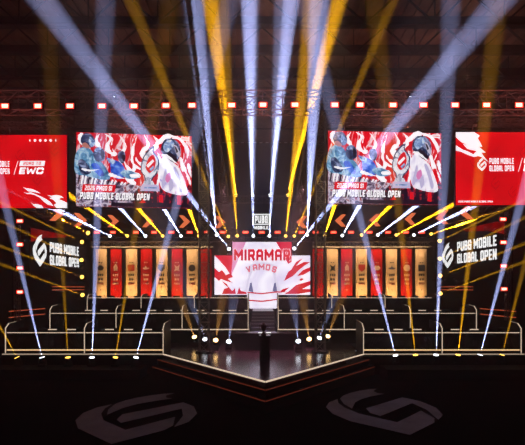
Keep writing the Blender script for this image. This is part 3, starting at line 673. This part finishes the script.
for side, lst in (('left', banL), ('right', banR)):
    for i, px in enumerate(lst):
        is_red = i % 2 == 1; wd = 11.2*D/F; zt_, zb_ = zat(249, D), 3.15
        root = thing('team_banner', f'tall {"red" if is_red else "cream"} team banner with {looks[(i if side == "left" else (i*3+5) % 7)]}, {nth(i, 7)} in the {side} row', 'banner', (xat(px, D), D, zb_), 'team banners behind the tiers')
        h = zt_-zb_
        m = MB(); n = 10
        for k in range(n):                               # cloth wrapped round a shallow box: a gentle curve
            a0, a1 = -1+2*k/n, -1+2*(k+1)/n; f = lambda a: .10*abs(a)**3
            m.hexa([(a0*wd/2, f(a0), 0), (a1*wd/2, f(a1), 0), (a1*wd/2, .16, 0), (a0*wd/2, .16, 0), (a0*wd/2, f(a0), h), (a1*wd/2, f(a1), h), (a1*wd/2, .16, h), (a0*wd/2, .16, h)])
        m.build('cloth', redc if is_red else cream, root)
        m = MB(); m.span((-wd/2-.03, -.13, h), (wd/2+.03, .18, h+.07)); m.build('top_bar', black, root)
        fr = Frame((-wd/2, 0, 0), (1, 0, 0), (0, 0, 1), wd, h)
        main = 'pale' if is_red else ('red' if i == 2 or (side == 'right' and i == 2) else 'blue' if i == 4 else 'dark')
        sh = shapes[(i if side == 'left' else (i*3+5) % 7)]()
        vz = lambda py: zat(py, D)-zb_                   # photo row -> height on the banner
        m = MB(); zc = vz(268)
        m.face([(x*1.3, -.012, zc+z*1.3) for x, z in sh]); m.build('emblem', ink[main], root)
        m = MB()
        for (py, ww, hh, n) in ((262.6, .12, .06, 2), (275, .11, .17, 3), (279.4, .15, .16, 2)):
            for k in range(n):
                x = (k-(n-1)/2)*(ww+.05); m.span((x-ww/2, -.014, vz(py)-hh/2), (x+ww/2, -.01, vz(py)+hh/2))
        m.span((-.03, -.014, vz(290)-.03), (.03, -.01, vz(290)+.05)); m.build('small_print', ink['pale' if is_red else 'dark'], root)
        m = MB(); fr.text(m, 'PMGO', wd/2-.22, vz(284.6), .16, .014, 0, width=.44, wt=.24); m.build('print_line', ink['pale' if is_red else 'red'], root)
    # narrow red drape by the tower
    px = 206 if side == 'left' else 318
    root = thing('red_drape', f'narrow red cloth strip hanging behind the {side} truss tower', 'drape', (xat(px, D), D, 3.2))
    m = MB(); wd = .42
    for k in range(8):
        x = -wd+k*wd/4; m.span((x, .03*(k % 2), 0), (x+wd/4, .06+.03*(k % 2), zat(249, D)-3.2))
    m.build('cloth', redc, root)

# ------------------------------------------------------------------ lamps
lens_m = {'white': glow('lens_white', (.85, .9, 1), 5), 'yellow': glow('lens_yellow', (1, .55, .08), 4), 'warm': glow('lens_warm', (1, .6, .22), 7)}
def head_proto(col, sc=1.):
    root = thing('moving_head_lamp', 'x', 'stage light')
    k = sc
    m = MB(); m.span((-.16*k, -.13*k, 0), (.16*k, .13*k, .1*k)); m.build('base', black, root)
    m = MB(); m.span((-.17*k, -.04*k, .1*k), (.17*k, .04*k, .13*k)); m.span((-.17*k, -.04*k, .1*k), (-.14*k, .04*k, .3*k)); m.span((.14*k, -.04*k, .1*k), (.17*k, .04*k, .3*k)); m.build('yoke', black, root)
    m = MB(); m.tube((0, 0, -.13*k), (0, 0, .04*k), .09*k, 12, 0, .12*k); m.tube((0, 0, .04*k), (0, 0, .16*k), .12*k, 12, 0, .13*k)
    hd = m.build('head', black, root); hd.location = (0, 0, .27*k)
    m = MB(); m.tube((0, 0, .155*k), (0, 0, .172*k), .115*k, 14); m.build('lens', lens_m[col], hd)
    return root
PROTO = {}
COLS = {'white': (.46, .52, 1.0), 'yellow': (1, .45, .008), 'warm': (1, .45, .1)}
def lamp(px, py, D, ex, ey, ED, col, e, ang, label, group, sc=1., cut=None, head_aim=None):
    """a moving head whose lens sits at that place, aimed through a second place"""
    a = at(px, py, D); key = (col, sc)
    if ED < 0:                                            # run on along the same line until it leaves upwards, -ED metres from the eye
        t = (-20-py)/(ey-py); X = px+(ex-px)*t
        if not -40 < X < 565:
            t = ((-40 if X < 0 else 565)-px)/(ex-px); ED = -19
        ex, ey, ED = px+(ex-px)*t, py+(ey-py)*t, -ED
    b = at(ex, ey, ED)
    if key not in PROTO: PROTO[key] = head_proto(col, sc); r = PROTO[key]
    else: r = dup(PROTO[key])
    d = (b-a).normalized(); piv = a-d*.16*sc
    r.location = piv-V((0, 0, .27*sc)); tag(r, label, None, group)
    hd = [c for c in r.children if c.name.startswith('head')][0]
    hd.rotation_euler = d.to_track_quat('Z', 'Y').to_euler()
    if e:
        l = bpy.data.lights.new('beam_light', 'SPOT'); l.energy = e; l.color = COLS[col]; l.spot_size = math.radians(ang); l.spot_blend = .6; l.shadow_soft_size = .012
        lo = bpy.data.objects.new('beam_light', l); C.objects.link(lo); lo.location = a+d*.06; lo.rotation_euler = d.to_track_quat('-Z', 'Y').to_euler()
    return r
K = 1.0e5
g = 'beam lamps on the ledge before the front tier'
front = [(17, 357.5, -20, 290, 'yellow', 9), (42, 357.5, -5, 160, 'white', 12), (68, 357.5, 56, 160, 'yellow', 4), (92, 357.5, 100, 150, 'white', 12), (115.5, 357.5, 140, 200, 'yellow', 6), (136, 357.5, 183, 180, 'white', 12)]
for i, (px, py, ex, ey, c, e) in enumerate(front):
    lamp(px, py, 19.8, ex, ey, -17, c, e*K*(.68 if c == 'white' else .42), 3.6, f'{c} beam lamp on the ledge before the left front tier, {nth(i, 6)}', g)
front = [(395.5, 355.5, 350, 180, 'white', 12), (415.5, 355, 395, 180, 'yellow', 8), (436, 355, 446, 120, 'white', 14), (458, 355, 478, 180, 'yellow', 12), (480, 355, 524, 190, 'white', 16), (502, 355, 527, 255, 'yellow', 6)]
for i, (px, py, ex, ey, c, e) in enumerate(front):
    lamp(px, py, 19.8, ex, ey, -17, c, e*K*(.68 if c == 'white' else .42), 3.6, f'{c} beam lamp on the ledge before the right front tier, {nth(i, 6)}', g)
# four lamps on the high rear truss
for i, (px, ex, c, e) in enumerate(((236, 220.5, 'yellow', 26), (252.3, 250.4, 'white', 26), (270, 282.5, 'white', 26), (287.4, 318, 'yellow', 30))):
    lamp(px, 195.4, 31.5, ex, 80, -16.5, c, e*K, 3.2, f'{c} beam lamp on the high rear truss, {nth(i, 4)} of four', 'beam lamps on the high rear truss')
# row on the low rear truss
low = [(110, 236, 62, 212, 'white', 7), (127.4, 236, 76, 200, 'yellow', 7), (145.5, 236, 113, 200, 'white', 7), (162.7, 236, 131, 200, 'yellow', 8), (181, 236, 158.5, 200, 'white', 9), (198.8, 236, 186, 200, 'yellow', 10),
       (216.6, 235, 201, 80, 'white', 28), (228.3, 236.5, 172, 100, 'yellow', 14), (237.2, 236, 230, 140, 'yellow', 8), (253.3, 236, 252, 140, 'white', 10),
       (269.4, 236, 274, 160, 'white', 10), (285.7, 236, 306, 60, 'yellow', 14), (294.3, 236, 363, 70, 'yellow', 14), (307, 235, 314.5, 90, 'white', 28), (324.8, 235.5, 336.3, 200, 'yellow', 10),
       (342.3, 235.5, 362.5, 200, 'white', 10), (361.5, 235, 396, 200, 'yellow', 9), (377.8, 235, 424, 200, 'white', 9), (396.2, 235, 462, 200, 'yellow', 9), (413.8, 235, 480, 203, 'white', 9), (431, 234, 505, 210, 'yellow', 8)]
for i, (px, py, ex, ey, c, e) in enumerate(low):
    ED = (-12 if i in (7, 12) else -10.5 if i in (6, 13) else -14) if ey < 170 else 24; e *= 1.2 if ey < 170 else 3.5
    lamp(px, py, 31.3, ex, ey, ED, c, e*K*(.7 if i in (7, 12) else 1), 2.0 if i in (6, 13) else 1.5 if i in (7, 12) else 2.7, f'{c} beam lamp on the low rear truss, {nth(i, len(low))}', 'beam lamps on the low rear truss')
lamp(88, 233, 30.0, 40, 208, 25.5, 'yellow', 20*K, 2.6, 'yellow beam lamp at the corner of the left wing wall and the rear truss', None, 1.3)
# two long crossing beams
for px, py, ex, ey, side in ((229, 249, 115, 97, 'left'), (294.3, 248.5, 413, 105, 'right')):
    r = lamp(px, py, 30.6, ex, ey, 13, 'white', 27*K, 1.9, f'white beam lamp hung low beside the centre screen on the {side}', 'crossing beam lamps', 1.1)
    m = MB(); m.bar((0, .1, .05), (0, .75, .85), .05); m.build('hanging_arm', black, r)
# lamps up the edges of the wing walls
for s, lst in ((-1, [(82, 242), (81.5, 260), (82, 277), (82.5, 295)]), (1, [(439.6, 241), (439.8, 258.7), (440.3, 275.7), (440.5, 293.5)])):
    for i, (px, py) in enumerate(lst):
        sd = 'left' if s < 0 else 'right'
        ex = px+s*95; ey = py-(46 if i < 2 else 36)
        r = lamp(px, py, 29.0, ex, ey, 19.0, 'yellow', 6*K, 1.3, f'yellow lamp on the {sd} wing wall edge, {["topmost", "second from top", "second from bottom", "lowest"][i]}', 'lamps up the wing wall edges', 1.15)
        m = MB(); m.bar((0, 0, .05), (s*.48, .1, .05), .05); m.build('wall_arm', black, r)
# stage-floor lamps
for side, lst in (('left', ((194.4, 337, 22.9, 'warm'), (205, 339.2, 22.3, 'white'), (215.7, 340.2, 21.9, 'warm'), (228.8, 341.5, 21.45, 'white'))), ('right', ((298.3, 341.2, 21.5, 'white'), (309.2, 339.2, 22.1, 'warm'), (319.5, 338, 22.4, 'white'), (327.8, 336.3, 23, 'warm')))):
    for i, (px, py, D, c) in enumerate(lst):
        dx = (262.5-px)*.5
        r = lamp(px, py, D, px+((-18, -18, 8, 6) if side == 'left' else (-6, -8, 18, 18))[i], py-50, D-2.6, c, .14*K, 11, f'{c} light on the stage floor {side} of the host desk, {nth(i, 4)}', 'lights on the stage floor', 1.1)
# two small down lights on the front truss
for px, side in ((114.6, 'left'), (409.8, 'right')):
    lamp(px, 97.3, 20.62, px-1, 140, 20.4, 'white', 3*K, 4, f'small white down light on the front truss above the {side} key art screen', 'down lights on the front truss', .6)

# ------------------------------------------------------------------ red strobes
def strobe_proto(w_, h_, mt, drop=.1):
    root = thing('red_strobe', 'x', 'strobe light')
    m = MB(); m.span((-w_/2, .0, -h_/2), (w_/2, .14, h_/2)); m.span((-w_/2, -.025, -h_/2), (-w_/2+.025, 0, h_/2)); m.span((w_/2-.025, -.025, -h_/2), (w_/2, 0, h_/2)); m.span((-w_/2, -.025, h_/2-.02), (w_/2, 0, h_/2)); m.build('housing', black, root)
    m = MB(); m.span((-w_/2+.02, -.012, -h_/2+.02), (w_/2-.02, -.002, h_/2-.02), 1); m.span((-w_/2+.08, -.018, -h_/2+.06), (w_/2-.08, -.012, h_/2-.06)); m.build('lit_face', [mt, red_rim], root)
    m = MB(); m.bar((0, .1, 0), (0, .3, 0), .05); m.bar((0, .3, -drop), (0, .3, h_/2+.1), .05); m.build('clamp', black, root)
    return root
rp = strobe_proto(.46, .3, red_face)
tops = [(5, 106), (38, 106), (70, 106), (102, 106), (134, 106), (166, 105.6), (192, 105.4), (231.6, 105.2), (263, 104.8), (295, 104.8), (334.8, 104.8), (360, 104.8), (393, 105), (423.5, 105), (455, 105), (486.5, 105), (519, 105)]
for i, (px, py) in enumerate(tops):
    o = rp if i == 0 else dup(rp); o.location = at(px, py, 20.5); tag(o, f'red strobe light on the overhead front truss, {nth(i, len(tops))}', None, 'red strobes on the front truss')
rs = strobe_proto(.48, .24, red_soft, .45)
rows = [97, 113, 136, 154, 171.5, 189.7, 207, 222.6, 245.5, 261.7, 277.6, 301.5, 315.7, 333.5, 351, 369.5, 388, 406, 422]
for i, px in enumerate(rows):
    o = rs if i == 0 else dup(rs); o.location = at(px, 232.3, 31.1); tag(o, f'red light on the low rear truss under the arrows, {nth(i, len(rows))}', None, 'red lights on the low rear truss')
rw = strobe_proto(.42, .24, red_face)
fl = True
for s, lst in ((-1, [(20, 221), (20, 244.5), (20, 268), (20, 292)]), (1, [(503, 219.3), (503.3, 242.4), (503.5, 266), (504, 289)])):
    sd = 'left' if s < 0 else 'right'
    truss('strobe_mast', f'thin upright mast at the outer end of the {sd} wing wall', 'mast', (s*13.4, 22.95, 0), (s*13.4, 22.95, 8.6), .22, .22, .4, .02)
    for i, (px, py) in enumerate(lst):
        o = rw if fl else dup(rw); fl = False
        o.location = at(px, py, 22.6); tag(o, f'red light on the {sd} wing mast, {["topmost", "second from top", "second from bottom", "lowest"][i]}', None, 'red lights on the wing masts')

# ------------------------------------------------------------------ centre: host desk, pedestal, trophy
root = thing('host_desk', 'wide low black desk standing at the back of the stage floor', 'desk', (.1, 21.9, 1.0))
m = MB(); m.span((-1.52, 0, 0), (1.52, .06, .8)); m.span((-1.52, 0, 0), (-1.46, .7, .8)); m.span((1.46, 0, 0), (1.52, .7, .8)); m.build('body', black, root)
m = MB(); m.span((-1.56, -.04, .8), (1.56, .74, .85)); m.build('top', blackgloss, root)
m = MB(); m.span((-.32, .0, .852), (-.1, .06, .885)); m.span((.1, .0, .852), (.34, .06, .885)); m.build('desk_light', led_white, root)
ped = thing('trophy_pedestal', 'narrow black pedestal in front of the desk at centre stage', 'pedestal', (.1, 18.5, 1.0))
m = MB(); m.span((-.22, -.22, 0), (.22, .22, 1.08)); m.build('column', black, ped)
m = MB(); m.span((-.25, -.25, 1.08), (.25, .25, 1.13)); m.build('cap', blackgloss, ped)
tr = thing('trophy', 'small dark bronze trophy cup on the centre pedestal', 'trophy', (.05, 18.5, 2.13))
bronze = pbr('dark_bronze', (.16, .06, .035), .35, .8)
def lathe(prof, n=20):
    m = MB()
    for (r0, z0), (r1, z1) in zip(prof, prof[1:]):
        for k in range(n):
            a, b = 2*math.pi*k/n, 2*math.pi*(k+1)/n
            m.face([(r0*math.cos(a), r0*math.sin(a), z0), (r0*math.cos(b), r0*math.sin(b), z0), (r1*math.cos(b), r1*math.sin(b), z1), (r1*math.cos(a), r1*math.sin(a), z1)])
    return m
lathe([(.0, 0), (.12, 0), (.12, .05), (.07, .08), (.045, .14)]).build('foot', bronze, tr)
lathe([(.045, .14), (.06, .2), (.12, .3), (.15, .4), (.13, .46), (.12, .46), (.1, .4), (0, .3)]).build('cup', bronze, tr)
for s in (-1, 1):
    m = MB(); pr = None
    for k in range(9):
        a = -1.3+2.6*k/8; p = V((s*(.13+.07*math.cos(a)), 0, .36+.09*math.sin(a)))
        if pr is not None: m.tube(pr, p, .014)
        pr = p
    m.build('handle', bronze, tr)
lathe([(.05, .46), (.07, .5), (.03, .54), (0, .56)]).build('finial', bronze, tr)

# ------------------------------------------------------------------ marks on the hall floor
fm = pbr('grey_floor_print', (.24, .24, .29), .7, 0, .25, 1.2)
for x, y, lab in ((4.77, 17.5, 'large pale league mark on the black floor right of the stage point'), (-3.5, 16.8, 'large pale league mark on the black floor left of the stage point'), (12.5, 18.2, 'pale league mark on the floor at the far right edge')):
    hh = 5.5; fr = Frame((0, 0, .002), (1, 0, 0), (0, 1, 0), 1, 1); m = MB()
    mark(fr, m, 0, 0, hh, .0, 0, .004)
    o = m.build('floor_mark', fm); o.location = (x-.46*hh, y-hh, .0); tag(o, lab, 'floor mark', 'league marks on the floor')

# ------------------------------------------------------------------ banner battens, then added wash spots without fixtures
def area(loc_, tgt, sx, sy, e, col, spread=180):
    l = bpy.data.lights.new('unseen_light', 'AREA'); l.shape = 'RECTANGLE'; l.size = sx; l.size_y = sy; l.energy = e; l.color = col; l.spread = math.radians(spread)
    o = bpy.data.objects.new('unseen_light', l); C.objects.link(o); o.location = loc_; d = (V(tgt)-V(loc_)).normalized(); o.rotation_euler = d.to_track_quat('-Z', 'Y').to_euler()
def added_wash(loc_, tgt, e, col, ang, blend=.8, r=.2):  # added spot with no lamp body, brightens what it points at
    l = bpy.data.lights.new('unseen_light', 'SPOT'); l.energy = e; l.color = col; l.spot_size = math.radians(ang); l.spot_blend = blend; l.shadow_soft_size = r
    o = bpy.data.objects.new('unseen_light', l); C.objects.link(o); o.location = loc_; d = (V(tgt)-V(loc_)).normalized(); o.rotation_euler = d.to_track_quat('-Z', 'Y').to_euler()
for a, b in ((94, 209), (316, 428)):                      # battens above and below the banners
    X = (xat(a, 32)+xat(b, 32))/2; L = xat(b, 32)-xat(a, 32)
    area((X, 31.9, 3.2), (X, 32.7, 5.0), L, .08, 170, (1, .56, .22), 120)
    area((X, 31.75, 7.15), (X, 32.6, 6.75), L, .08, 90, (1, .62, .32), 150)
for x, e in ((-7, 60), (1, 190), (10, 130)): added_wash((x, 20.6, 14.4), (x*1.1, 22.5, 18), e, (1, .5, .33), 150)  # added unseen spots that lift the roof out of the dark
for x in (-2.75, 2.75): added_wash((x, 27.5, 11.4), (x*.3, 21.3, 1), 5000, (1, .45, .6), 27)  # added unseen pair giving the stage floor its pink sheen
added_wash((0, 26.5, 10), (0, 25.8, 1.6), 1500, (.45, .38, 1), 22)  # added unseen blue spot for the glow on the stairs
for x in (-2.9, 2.87): added_wash((x, 15, 14.5), (x, 21, 7), 1500, (1, .75, .5), 34)  # added unseen spots from the front so the tower lattice shows
for x in (-12, -6, 0, 6, 12): added_wash((x, 17, 10.5), (x, 21, 13.4), 800 if x > -11 else 500, (1, .24, .17), 62)  # added unseen red fill on the front truss
added_wash((4.8, 17, 13), (4.8, 14.3, 0), 230, (.6, .65, 1), 26); added_wash((-4, 17, 13), (-4.4, 14.3, 0), 55, (.6, .65, 1), 26)  # added unseen spots that bring up the floor marks
